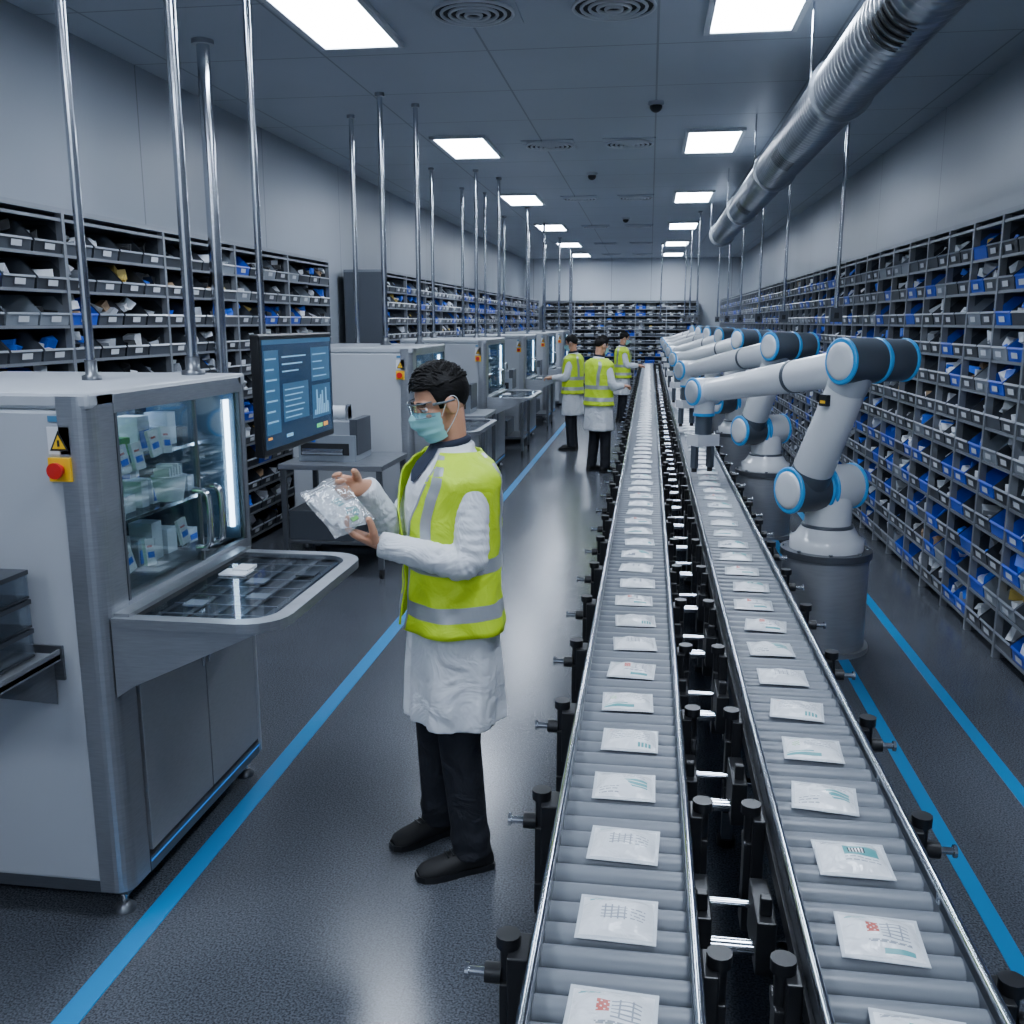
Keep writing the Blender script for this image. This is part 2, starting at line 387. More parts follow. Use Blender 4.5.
# ------------------------------------------------------------ conveyors
ZR=.80
def conveyor(cx,w,seed,side):
    e=empty('roller_conveyor',(cx,0,0)); y0,y1=.55,26.5
    r=MB(); y=y0+.04
    while y<y1: r.cyl((-w/2+.012,y,ZR-.029),(w/2-.012,y,ZR-.029),.029,'roller',seg=16,caps=False); y+=.066
    r.obj('rollers',e)
    f=MB()
    for s in(-1,1):
        f.box(min(s*w/2,s*(w/2-.012)),max(s*w/2,s*(w/2-.012)),y0,y1,ZR-.1,ZR+.006,'rail_alu')
        f.box(min(s*(w/2+.001),s*(w/2+.01)),max(s*(w/2+.001),s*(w/2+.01)),y0,y1,ZR-.07,ZR-.03,'black_plastic')
        f.tube([(s*(w/2-.004),y0,ZR+.03),(s*(w/2-.004),y1,ZR+.03)],.009,'chrome',10)
        y=y0+.2
        while y<y1: f.cyl((s*(w/2-.004),y,ZR),(s*(w/2-.004),y,ZR+.03),.006,'chrome',seg=8); y+=.5
    f.box(-w/2,w/2,y0,y0+.02,ZR-.1,ZR-.03,'rail_alu')
    f.box(-w/2+.012,w/2-.012,y0,y1,ZR-.11,ZR-.085,'dark_gap')
    f.obj('side_rails',e)
    k=MB(); y=.98
    while y<26:
        for s in(-1,1):
            X=lambda a:s*(w/2+a)
            def bx(a,b_,ya,yb,za,zb,m): k.box(min(X(a),X(b_)),max(X(a),X(b_)),ya,yb,za,zb,m)
            o_=.0 if s!=side else .012
            bx(.010,.038+o_,y-.04,y+.04,ZR-.17,ZR-.015,'black_plastic')
            bx(.030,.054+o_,y-.026,y+.026,ZR-.27,ZR-.08,'black_plastic')
            bx(-.01,.054+o_,y-.034,y+.034,ZR-.30,ZR-.22,'black_plastic')
            k.cyl((X(.040+o_),y,ZR-.08),(X(.040+o_),y,ZR-.015),.015,'black_plastic',seg=12)
            k.cyl((X(.040+o_),y,ZR-.015),(X(.040+o_),y,ZR+.008),.023,'black_plastic',seg=12)
            k.cyl((X(.02),y+.055,ZR-.11),(X(.05+o_),y+.055,ZR-.11),.018,'black_plastic',seg=12)
            if s==side:
                k.cyl((X(.03),y+.0,ZR-.075),(X(.125),y+.0,ZR-.075),.0085,'chrome',seg=10)
                k.cyl((X(.065),y+.0,ZR-.075),(X(.095),y+.0,ZR-.075),.019,'black_plastic',seg=12)
                k.cyl((X(.125),y+.0,ZR-.075),(X(.132),y+.0,ZR-.075),.015,'chrome',seg=10)
        y+=.55
    k.obj('guide_clamps',e,.003)
    l=MB(); y=1.5
    while y<26.4:
        for s in(-1,1):
            x=s*(w/2-.03)
            l.box(x-.02,x+.02,y-.02,y+.02,.03,ZR-.1,'steel_dark'); l.cyl((x,y,0),(x,y,.03),.035,'black_plastic')
            l.box(x-.03,x+.03,y-.03,y+.03,.42,.5,'black_plastic')
        l.cyl((-w/2+.03,y,.25),(w/2-.03,y,.25),.016,'chrome',seg=10)
        y+=1.8
    l.obj('support_legs',e)
    p=MB(); y=1.085+seed*.01; i=0
    rnd=random.Random(seed)
    while y<25.5:
        n=(48,42) if y<3.6 else ((18,16) if y<7 else (8,7))
        M=Matrix.Translation((rnd.uniform(-.01,.01),y,ZR+.001))@Matrix.Rotation(rnd.uniform(-.1,.06)-seed*.04,4,'Z')
        pouch(p,M,.148,.135,[0,4,0,4,1,3,5,2,1,0][i%10] if seed else [5,0,2,2,1,5,3,0,2][i%9],*n)
        y+=.262; i+=1
    p.obj('sterile_pouches',e)
    return e
CL=conveyor(-.03,.285,0,-1); CR=conveyor(.445,.285,1,1)
b=MB(); y=1.22
while y<26:
    b.cyl((.10,y,.62),(.32,y,.62),.017,'chrome',seg=12); b.cyl((.135,y+.1,.655),(.28,y+.1,.655),.009,'chrome',seg=10)
    for x in(.14,.27): b.box(x-.02,x+.02,y-.035,y+.13,.58,.70,'black_plastic'); b.box(x-.012,x+.012,y-.01,y+.01,.70,.74,'black_plastic')
    y+=.6
b.obj('conveyor_cross_braces',None,.003)

# ------------------------------------------------------------ robots
def robot_parts():
    out=[]
    p=MB(); p.cyl((0,0,0),(0,0,.56),.245,'pedestal',seg=40); p.cyl((0,0,.56),(0,0,.6),.26,'steel_dark',seg=40); p.cyl((0,0,0),(0,0,.03),.27,'pedestal',seg=40)
    for k in range(8):
        q=k*math.pi/4+.2; p.cyl((.235*math.cos(q),.235*math.sin(q),.6),(.235*math.cos(q),.235*math.sin(q),.612),.012,'chrome',seg=8)
    out.append(('pedestal',p.mesh('pedestal')))
    a=MB()
    a.tube([(0,0,.6),(0,0,.66),(0,0,.68),(0,0,.73)],[.21,.21,.18,.15],'robot_white',32)
    a.torus((0,0,.735),(0,0,1),.135,.014,'robot_grey',32)
    a.tube([(0,0,.74),(0,0,.86),(0,0,.95)],[.132,.132,.115],'robot_white',32)
    def joint(c,x0,x1,r,body='robot_white',capc='robot_light'):
        y,z=c
        a.tube([(x0+.02,y,z),(x0+.035,y,z),(x1-.035,y,z),(x1-.02,y,z)],[r*.96,r,r,r*.96],body,32)
        for x,s in((x0,-1),(x1,1)):
            a.tube([(x-s*.022,y,z),(x-s*.016,y,z),(x-s*.006,y,z),(x-s*.002,y,z)],[r*.98,r*1.03,r*1.03,r*.97],'robot_blue',32)
            a.tube([(x-s*.004,y,z),(x+s*.004,y,z),(x+s*.012,y,z),(x+s*.014,y,z)],[r*.84,r*.82,r*.70,r*.45],capc,32)
    joint((0,.96),-.05,.17,.13,'robot_white')
    joint((0,.96),-.30,-.06,.13,'robot_grey','robot_white')
    ux=-.18; S=V((ux,0,.96)); E=V((ux,-.36,1.70)); d=(E-S)
    a.tube([S,S+d*.1,S+d*.17],[.112,.118,.112],'robot_grey',28)
    a.tube([S+d*.17,S+d*.19,S+d*.5,S+d*.78,S+d*.8],[.11,.114,.108,.104,.10],'robot_white',28)
    a.tube([S+d*.8,S+d*.86,E],[.106,.108,.104],'robot_light',28)
    joint((-.36,1.70),-.30,-.05,.118,'robot_grey','robot_white')
    joint((-.36,1.70),-.06,.14,.112,'robot_grey','robot_light')
    F=V((.03,-.36,1.70)); T=V((.03,1.38,1.42)); d=T-F
    a.tube([F,F+d*.06,F+d*.10],[.104,.110,.106],'robot_grey',28)
    a.tube([F+d*.10,F+d*.11,F+d*.4,F+d*.44],[.104,.107,.1,.098],'robot_white',28)
    a.tube([F+d*.44,F+d*.455],[.102,.102],'robot_grey',28)
    a.tube([F+d*.455,F+d*.465,F+d*.9,F+d*.95],[.096,.098,.080,.078],'robot_white',28)
    joint((1.38,1.42),-.08,.14,.095,'robot_white','robot_light')
    a.tube([(.03,1.38,1.42),(.03,1.38,1.27)],.072,'robot_white',24)
    a.tube([(.03,1.38,1.27),(.03,1.38,1.25)],.076,'robot_blue',24)
    a.tube([(.03,1.38,1.25),(.03,1.38,1.12)],.06,'robot_grey',24)
    a.box(-.06,.12,1.31,1.45,1.04,1.12,'robot_white'); 
    for x in(-.035,.095): a.box(x-.014,x+.014,1.35,1.41,.88,1.05,'robot_grey'); a.cyl((x,1.38,.85),(x,1.38,.88),.02,'black_plastic')
    a.box(ux-.13,ux-.105,-.29,-.23,1.46,1.52,'item_black'); a.box(ux-.1305,ux-.13,-.28,-.24,1.475,1.49,'yellow')
    out.append(('robot_body',a.mesh('robot_body')))
    return out
RP=robot_parts()
for y in(5.64,8.7,11.7,14.7,17.7,20.7,23.7):
    e=empty('robot_arm',(1.06,y,0),30)
    for n_,me in RP:
        o=bpy.data.objects.new(n_,me); bpy.context.collection.objects.link(o); o.parent=e

# ------------------------------------------------------------ machines
FOOT=[]
def machine(name,XF,Y0,Y1,top=1.70,XB=None,detail=True):
    XB=XB or XF-1.05; e=empty(name,(XF,Y0,0)); W=Y1-Y0; D=XF-XB; FOOT.append((XB,XF,Y0,Y1,top)); K=.13
    b=MB()
    b.box(-D,-.06,0,.045,.13,top-.05,'machine_white')
    b.box(-D,-.06,W-.045,W,.13,top-.05,'machine_white')
    b.box(-D,-.0,0,W,top-.05,top,'machine_white')
    b.box(-D,-.5,.045,W-.045,.13,top-.05,'machine_white')
    b.obj('side_panels',e,.012)
    s=MB()
    def col(y0,y1,z0,z1,rnd_first):
        R=.05
        if rnd_first: prof=[(-.1,y0)]+[(-R+R*math.sin(t),y0+R-R*math.cos(t)) for t in [i*math.pi/12 for i in range(7)]]+[(0,y1),(-.1,y1)]
        else: prof=[(-.1,y0),(0,y0)]+[(-R+R*math.cos(t),y1-R+R*math.sin(t)) for t in [i*math.pi/12 for i in range(7)]]+[(-.1,y1)]
        n=len(prof); vs=[(x,y,z0) for x,y in prof]+[(x,y,z1) for x,y in prof]
        s.add(vs,[(i,(i+1)%n,n+(i+1)%n,n+i) for i in range(n)]+[tuple(range(n))[::-1],tuple(range(n,2*n))],'steel')
    col(-.004,K,.10,top-.01,True); col(W-.07,W+.004,.10,top-.01,False)
    s.box(-.06,.002,K,W-.07,top-.07,top-.012,'steel')
    s.box(-.5,-.02,K,W-.07,.13,.98,'steel_dark')
    s.box(-.06,.0,K,W-.07,.93,1.04,'steel')
    mid=K+(W-.2)/2+.02
    s.box(-.02,.004,K+.015,mid-.004,.17,.80,'steel_door'); s.box(-.02,.004,mid+.004,W-.08,.17,.80,'steel_door')
    for yy in(mid-.03,mid+.02): s.box(.004,.010,yy,yy+.01,.66,.76,'chrome')
    s.box(-.02,.003,K,W-.07,.10,.155,'steel_dark')
    s.box(-D,-.02,.02,W-.02,.08,.13,'steel_dark')
    s.box(.003,.006,K,W-.07,.135,.142,'led_blue')
    s.obj('steel_frame',e,.004)
    c=MB(); zt=top-.07; zb=1.04
    c.box(-.5,-.49,K,W-.07,zb,zt,'cavity'); c.box(-.49,-.02,K-.01,K,zb,zt,'cavity'); c.box(-.49,-.02,W-.08,W-.07,zb,zt,'cavity')
    c.box(-.49,-.02,K,W-.08,zb-.005,zb,'steel_dark'); c.box(-.055,-.04,W-.10,W-.082,zb+.05,zt-.03,'led')
    c.box(-.40,-.36,K+.05,W-.12,zt-.02,zt-.01,'led'); c.box(-.485,-.475,W-.32,W-.305,zb+.08,zt-.08,'led_blue')
    c.box(-.485,-.475,K+.04,K+.34,1.40,1.42,'added_green_glow'); c.box(-.2,-.18,K+.005,K+.015,1.1,1.58,'added_green_glow')  # added glowing strips, put in to cast green over this end
    c.box(-.488,-.12,K,W-.09,1.24,1.246,'tray_glass'); c.box(-.488,-.12,K,W-.09,1.44,1.446,'tray_glass')
    for z in(1.24,1.44): c.box(-.125,-.118,K,W-.09,z-.004,z+.008,'chrome')
    rnd=random.Random(3)
    for z in(zb,1.247,1.447):
        for xr in(-.45,-.27):
            y=K+.03
            while y<W-.18:
                w=rnd.uniform(.04,.09); h=rnd.uniform(.05,.14)
                pal=('bag_white','green_item','green_item','green_item') if (y<.5 and z>1.1) else ('bag_white','bin_clear','bag_white','bin_grey','bag_grey','lbl_white')
                c.box(xr,xr+.09,y,y+w,z,z+h,rnd.choice(pal))
                if rnd.random()<.7: c.box(xr+.091,xr+.093,y+.008,y+w-.008,z+.01,z+h*.6,rnd.choice(('lbl_white','lbl_white','item_blue')))
                y+=w+rnd.uniform(.015,.06)
    for y,z,a in((.22,1.10,.2),(.36,1.09,-.15),(.33,1.42,.05),(.44,1.45,.1),(.52,1.45,-.1),(.24,1.42,.1),(.6,1.11,.1)):
        if y<W-.2:
            M=Matrix.Translation((-.05,y,z+.05))@Matrix.Rotation(a,4,'X')@Matrix.Rotation(-.15,4,'Y')
            c.box(-.006,.006,-.03,.03,-.045,.045,'lbl_white',M); c.box(.0062,.0075,-.02,.02,-.02,.0,'item_blue',M); c.box(.0062,.0075,-.02,.01,.015,.022,'red_ink',M)
    for (y,z) in((.22,1.25),(.62,1.27)):
        rings=[[V((-.10+.06*sc*math.cos(q),y+.06*sc*math.sin(q),z+dz)) for q in [i*math.pi/8 for i in range(16)]] for sc,dz in((.75,0),(1,.08),(1.05,.09))]
        c.loft(rings,'bag_white',True)
        for i in range(5): c.box(-.10-.03,-.10+.03,y-.05+i*.02,y-.04+i*.02,z+.07,z+.12+.01*(i%2),'lbl_white')
    c.obj('cabinet_interior',e)
    g=MB(); g.box(-.012,-.006,K,W-.07,zb,zt,'glass'); g.obj('glass_doors',e)
    h=MB()
    h.box(-.008,.003,K,K+.012,zb,zt,'steel_dark'); h.box(-.008,.003,W-.082,W-.07,zb,zt,'steel_dark'); ymid=K+(W-.2)*.58; h.box(-.008,.002,ymid-.006,ymid+.006,zb,zt,'steel_dark')
    for y in(ymid-.05,ymid+.05):
        h.tube(smoothpath([(0,y,1.10),(.04,y,1.105),(.055,y,1.14),(.055,y,1.27),(.04,y,1.305),(0,y,1.31)],4),.012,'chrome',12)
    h.obj('door_frames_handles',e)
    t=MB(); ty0,ty1,tx,tz=.02,W-.16,.53,.985
    def outline(gr,z):
        R=.13-gr*.5; pts=[(0,ty0+gr)]
        for i in range(7): q=-math.pi/2+i*math.pi/12; pts.append((tx-gr-R+R*math.cos(q),ty0+gr+R+R*math.sin(q)))
        for i in range(7): q=i*math.pi/12; pts.append((tx-gr-R+R*math.cos(q),ty1-gr-R+R*math.sin(q)))
        pts.append((0,ty1-gr)); return [V((x,y,z)) for x,y in pts]
    A=outline(0,tz);B=outline(0,tz+.03);C=outline(.05,tz+.03);Dn=outline(.05,tz+.012); n=len(A)
    for P,Q in((A,B),(B,C),(C,Dn)):
        t.add(P+Q,[(i,i+1,n+i+1,n+i) for i in range(n-1)],'steel')
    t.add(A,[tuple(range(n))[::-1]],'steel_dark')
    E_=outline(.05,tz+.026); t.add(E_,[tuple(range(n))],'tray_glass')
    t.add(outline(.05,tz+.006),[tuple(range(n))],'bin_dark')
    for j in range(5):
        x=.09+j*.085; t.box(x,x+.018,ty0+.09,ty1-.09,tz+.007,tz+.014,'steel_dark')
    for i in range(7):
        y=ty0+.12+i*.105
        if y<ty1-.12: t.box(.09,tx-.09,y,y+.006,tz+.014,tz+.018,'steel')
    for (x,y,m_) in((.13,.22,'bag_grey'),(.3,.32,'bin_clear'),(.22,.5,'bag_grey'),(.36,.62,'bin_grey')): t.box(x,x+.07,y,y+.06,tz+.015,tz+.021,m_)
    t.box(.10,.2,.55,.63,tz+.028,tz+.034,'bag_white'); t.box(.13,.19,.6,.68,tz+.0285,tz+.040,'lbl_white')
    t.box(.0,.0+.05,ty0+.02,ty1,tz+.027,tz+.04,'steel')
    y0,y1=ty0,ty1
    t.add([(0,y0,tz),(tx*.88,y0+.02,tz),(.06,y0,.80),(0,y0,.76),(0,y1,tz),(tx*.88,y1-.02,tz),(.06,y1,.80),(0,y1,.76)],[(0,1,2,3),(4,7,6,5),(1,5,6,2),(2,6,7,3)],'steel')
    t.obj('work_tray',e)
    f=MB()
    for x in(-.06,-D+.08):
        for y in(.06,W-.08):
            f.cyl((x,y,.025),(x,y,.09),.012,'chrome',seg=10); f.tube([(x,y,0),(x,y,.012),(x,y,.03)],[.036,.036,.015],'steel_dark',16)
    f.obj('levelling_feet',e)
    q=MB()
    q.box(-.135,-.065,-.012,0,1.44,1.51,'yellow'); q.cyl((-.1,-.012,1.475),(-.1,-.03,1.475),.016,'red',seg=20); q.cyl((-.1,-.03,1.475),(-.1,-.04,1.475),.024,'red',seg=20)
    q.box(-.135,-.065,-.004,0,1.52,1.60,'lbl_white')
    q.add([(-.13,-.005,1.53),(-.07,-.005,1.53),(-.1,-.005,1.59)],[(0,1,2)],'item_black'); q.add([(-.121,-.006,1.536),(-.079,-.006,1.536),(-.1,-.006,1.578)],[(0,1,2)],'yellow')
    q.box(-.1035,-.0965,-.0075,-.0065,1.543,1.562,'item_black')
    q.box(-.13,-.07,-.003,0,1.615,1.632,'ui_mid'); q.box(.0,.004,.165,.205,1.0,1.02,'lbl_white')
    q.obj('controls_and_labels',e)
    return e
machine('packaging_machine',-1.6,2.55,3.65)
machine('packaging_machine',-1.9,7.6,8.9)
for a,c in((11.2,12.7),(14.8,16.3),(18.2,19.7),(21.6,23.1)): machine('packaging_machine',-1.9,a,c)
def bench(y0,y1,x0,x1,z=.86):
    e=empty('workbench',((x0+x1)/2,(y0+y1)/2,0)); w=(x1-x0)/2; d=(y1-y0)/2; b=MB()
    b.box(-w,w,-d,d,z-.04,z,'steel'); b.box(-w+.03,w-.03,-d+.03,d-.03,.25,.275,'steel_dark')
    for x in(-w+.03,w-.03):
        for y in(-d+.03,d-.03): b.box(x-.02,x+.02,y-.02,y+.02,.07,z-.04,'steel_dark'); b.cyl((x-.012,y,.035),(x+.012,y,.035),.035,'rubber')
    b.box(-w+.05,w-.25,-d+.05,d-.05,.275,.5,'bin_grey')
    b.obj('bench_frame',e,.004)
    p=MB(); p.box(-w+.1,-w+.55,-.2,.2,z,z+.2,'bin_clear'); p.box(-w+.13,-w+.5,-.17,.17,z+.2,z+.3,'bag_grey'); p.box(-w+.12,-w+.5,-.205,-.2,z+.05,z+.14,'item_black'); p.box(-w+.5,-w+.56,-.18,.18,z+.05,z+.32,'bin_grey')
    p.box(-w+.14,-w+.24,-.21,-.205,z+.15,z+.19,'item_blue')
    p.cyl((-w+.14,-.22,z+.08),(-w+.46,-.22,z+.08),.025,'chrome'); p.cyl((-w+.2,0,z+.36),(-w+.45,0,z+.36),.05,'bag_white'); p.box(-w+.2,-w+.22,-.05,.05,z+.3,z+.42,'steel'); p.box(-w+.43,-w+.45,-.05,.05,z+.3,z+.42,'steel')
    p.obj('label_printer',e,.006)
bench(6.7,7.45,-2.72,-1.92); bench(10.2,11.0,-2.5,-1.75,.9); bench(13.5,14.3,-2.5,-1.75,.9); bench(17,17.8,-2.5,-1.75,.9)
e=empty('clear_bin_stack',(-1.99,2.30,0)); b=MB()
b.box(-.3,.26,-.2,.2,.905,.92,'steel'); b.box(-.3,.26,-.205,-.2,.90,.935,'steel'); b.box(.255,.26,-.2,.2,.90,.935,'steel')
for x in(-.2,.2): b.add([(x-.01,.24,.905),(x-.01,-.1,.905),(x-.01,.24,.74),(x+.01,.24,.905),(x+.01,-.1,.905),(x+.01,.24,.74)],[(0,1,2),(5,4,3),(1,4,5,2),(0,3,4,1)],'steel_dark')
b.box(-.28,.24,.24,.249,.82,.93,'steel_dark')
b.obj('wall_tray',e)
b=MB()
for k in range(3):
    z=.922+k*.09; b.box(-.27,.2,-.17,.17,z,z+.006,'bin_dark')
    for q in((-.27,.2,-.17,-.165),(-.27,.2,.165,.17),(.195,.2,-.165,.165),(-.27,-.265,-.165,.165)): b.box(q[0],q[1],q[2],q[3],z+.006,z+.072,'tray_glass')
    b.box(-.272,.203,-.172,.172,z+.072,z+.086,'bin_dark'); b.box(-.2,.1,-.1,.12,z+.006,z+.05,'bin_dark'); b.box(.2,.204,-.08,.0,z+.02,z+.04,'lbl_white'); b.box(-.05,.05,-.174,-.171,z+.02,z+.045,'lbl_white')
b.obj('clear_bins',e)
# monitor hung from a ceiling pole
e=empty('monitor',(-1.62,4.28,0)); b=MB()
b.box(-.03,.012,-.46,.46,1.33,1.85,'screen_frame'); b.box(-.07,-.03,-.2,.2,1.42,1.75,'black_plastic')
b.obj('bezel',e,.008)
b=MB(); b.box(.0125,.0135,-.435,.435,1.36,1.825,'screen')
def ui(y0,y1,z0,z1,m,k=.0145): b.box(.0136,k,y0,y1,z0,z1,m)
ui(-.435,.435,1.805,1.825,'ui_mid'); ui(-.42,-.26,1.42,1.78,'ui_mid'); 
for i in range(7): ui(-.41,-.29-.03*(i%2),1.74-i*.045,1.747-i*.045,'ui_light',.0155)
for i in range(3): ui(-.22,.08-.05*i,1.745-i*.032,1.751-i*.032,'ui_light')
ui(-.22,.10,1.46,1.63,'ui_mid')
for i in range(6): ui(-.20,.0+.02*(i%3),1.475+i*.025,1.480+i*.025,'ui_light',.0155)
ui(.15,.41,1.62,1.78,'ui_mid'); ui(.15,.41,1.44,1.60,'ui_mid')
for i in range(4): ui(.17,.36-.03*(i%3),1.64+i*.035,1.645+i*.035,'ui_light',.0155)
for i in range(8): ui(.18+i*.026,.196+i*.026,1.455,1.48+.1*abs(math.sin(i*1.3)),'ui_light',.0155)
ui(.2,.28,1.39,1.41,'ui_green'); ui(.30,.36,1.39,1.41,'ui_orange'); ui(-.2,-.12,1.39,1.405,'ui_light'); ui(-.41,-.37,1.40,1.41,'ui_orange',.0156)
b.obj('screen_ui',e)
b=MB(); b.cyl((-.16,0,1.5),(-.16,0,ZC),.016,'chrome'); b.cyl((-.16,0,ZC-.03),(-.16,0,ZC),.04,'steel'); b.box(-.18,-.06,-.05,.05,1.53,1.63,'steel_dark'); b.obj('ceiling_mount_pole',e)
# ------------------------------------------------------------ poles
def pole(x,y,r,z0=None,name='ceiling_support_pole'):
    if z0 is None:
        z0=0
        for X0,X1,Y0,Y1,t in FOOT:
            if X0<x<X1 and Y0<y<Y1: z0=t
    b=MB(); b.cyl((x,y,z0+.001),(x,y,ZC),r,'chrome',seg=16)
    b.tube([(x,y,z0),(x,y,z0+.015),(x,y,z0+.02),(x,y,z0+.07)],[r*2.1,r*2.1,r*1.3,r*1.3],'steel_dark',16); b.cyl((x,y,ZC-.03),(x,y,ZC),r*1.7,'steel'); b.obj(name)
for x,y,r in((-1.94,3.13,.016),(-1.745,3.5,.021),(-3.1,6.67,.045),(-2.83,9.15,.022),(-2.32,8.33,.024),(-2.12,8.78,.022),(-2.78,12.3,.022),(-2.74,14.1,.022),(-2.25,12.5,.022),(-2.5,14.65,.018),(-2.06,13.2,.022),
    (-2.1,16.6,.024),(-2.7,17.9,.024),(-2.1,19.2,.024),(-2.6,20.8,.024),(-2.1,22.5,.024),(-2.6,24,.024),(-2.1,25.5,.024),(-2.2,27.3,.024)): pole(x,y,r)
for x,y in((1.6,8.77),(1.53,11.6),(1.55,14.4),(1.55,17.3),(1.55,20.2),(1.55,23.1),(.82,17.6),(.82,20.8),(.82,24),(.25,24.5)):
    b=MB(); z0=1.9; b.cyl((x,y,z0+.1),(x,y,ZC),.017,'chrome'); b.cyl((x,y,ZC-.03),(x,y,ZC),.04,'steel'); b.box(x-.05,x+.05,y-.04,y+.04,z0,z0+.12,'bin_grey'); b.box(x-.02,x+.02,y-.045,y-.04,z0+.03,z0+.08,'item_black'); b.obj('ceiling_power_drop')

# ------------------------------------------------------------ people
PROF=[(.55,.218,.165,.0),(.7,.208,.16,0),(.86,.20,.15,0),(1.0,.182,.138,.0),(1.1,.182,.138,.0),(1.25,.198,.145,.005),(1.34,.205,.14,.0),(1.40,.196,.122,-.005),(1.44,.158,.10,-.01),(1.47,.10,.078,-.012),(1.50,.060,.060,-.012)]
def pr(z):
    if z<=PROF[0][0]: return PROF[0][1:]
    for a,b_ in zip(PROF,PROF[1:]):
        if z<=b_[0]:
            t=(z-a[0])/(b_[0]-a[0]); t=t*t*(3-2*t)*.5+t*.5
            return tuple(a[i]+(b_[i]-a[i])*t for i in(1,2,3))
    return PROF[-1][1:]
def sp(z,ph,off=0):
    w,d,yo=pr(z); s_,c_=math.sin(ph),math.cos(ph); e=.88
    return V(((w+off)*math.copysign(abs(s_)**e,s_),(d+off)*math.copysign(abs(c_)**e,c_)+yo,z))
def patch(mb,zs,gf,off,mt,n=40):
    vs=[];fs=[]
    for z in zs:
        a,b_=gf(z)
        fold=.007*max(0,(1.1-z)/.25); sh=.022*math.exp(-((z-1.415)/.05)**2) if off>.012 else 0
        for i in range(n+1):
            ph=a+(b_-a)*i/n
            wr=.003*math.sin(ph*5+z*31)*math.sin(z*23+ph*2)+.002*math.sin(ph*11-z*40)
            vs.append(sp(z,ph,off+wr+sh*abs(math.sin(ph))+fold*(1+math.sin(ph*6+1))))
    for j in range(len(zs)-1):
        for i in range(n): fs.append((j*(n+1)+i,j*(n+1)+i+1,(j+1)*(n+1)+i+1,(j+1)*(n+1)+i))
    mb.add(vs,fs,mt,True)
def hand(mb,W,dirv,nrm,sgn,curl=(25,30,20),spread=.5,thumb=(.6,.65,.45)):
    W=V(W);y=V(dirv).normalized();z=V(nrm);z=(z-y*z.dot(y)).normalized();x=y.cross(z)*sgn
    P=lambda a,b_,c:W+x*a+y*b_+z*c
    rings=[]
    for yy,w,t,cx in((-.06,.027,.023,0),(0,.028,.021,0),(.03,.036,.019,.002),(.062,.043,.016,.001),(.084,.042,.013,0),(.09,.032,.009,0)):
        rings.append([P(cx+w*math.cos(q),yy,t*math.sin(q)) for q in [i*math.pi/8 for i in range(16)]])
    mb.loft(rings,'skin')
    for i,(lx,L) in enumerate(((.032,.068),(.011,.076),(-.010,.070),(-.031,.055))):
        p=P(lx,.070,0); pts=[p,P(lx*1.02,.086,.0)]; rad=[.0105,.0105]; an=0
        for k,f in enumerate((.42,.32,.26)):
            an+=math.radians(curl[k]*(1+.12*i)); sdx=lx*spread*.6
            d=(y*math.cos(an)+z*math.sin(an)+x*sdx*3).normalized(); pts.append(pts[-1]+d*L*f); rad.append((.0098,.0090,.0078)[k])
        pts.append(pts[-1]+d*.006); rad.append(.0045)
        mb.tube(pts,rad,'skin',10)
    t0=P(.02,.01,.002); a,b_,c=thumb
    d1=(x*a+y*b_+z*c).normalized(); d2=(x*(a*.35)+y*.9+z*(c*1.3)).normalized(); d3=(x*(a*.0)+y*1+z*(c*1.2)).normalized()
    pts=[t0,t0+d1*.042]; pts.append(pts[-1]+d2*.032); pts.append(pts[-1]+d3*.020); pts.append(pts[-1]+d3*.006)
    mb.tube(pts,[.017,.0135,.0115,.0098,.0045],'skin',10)
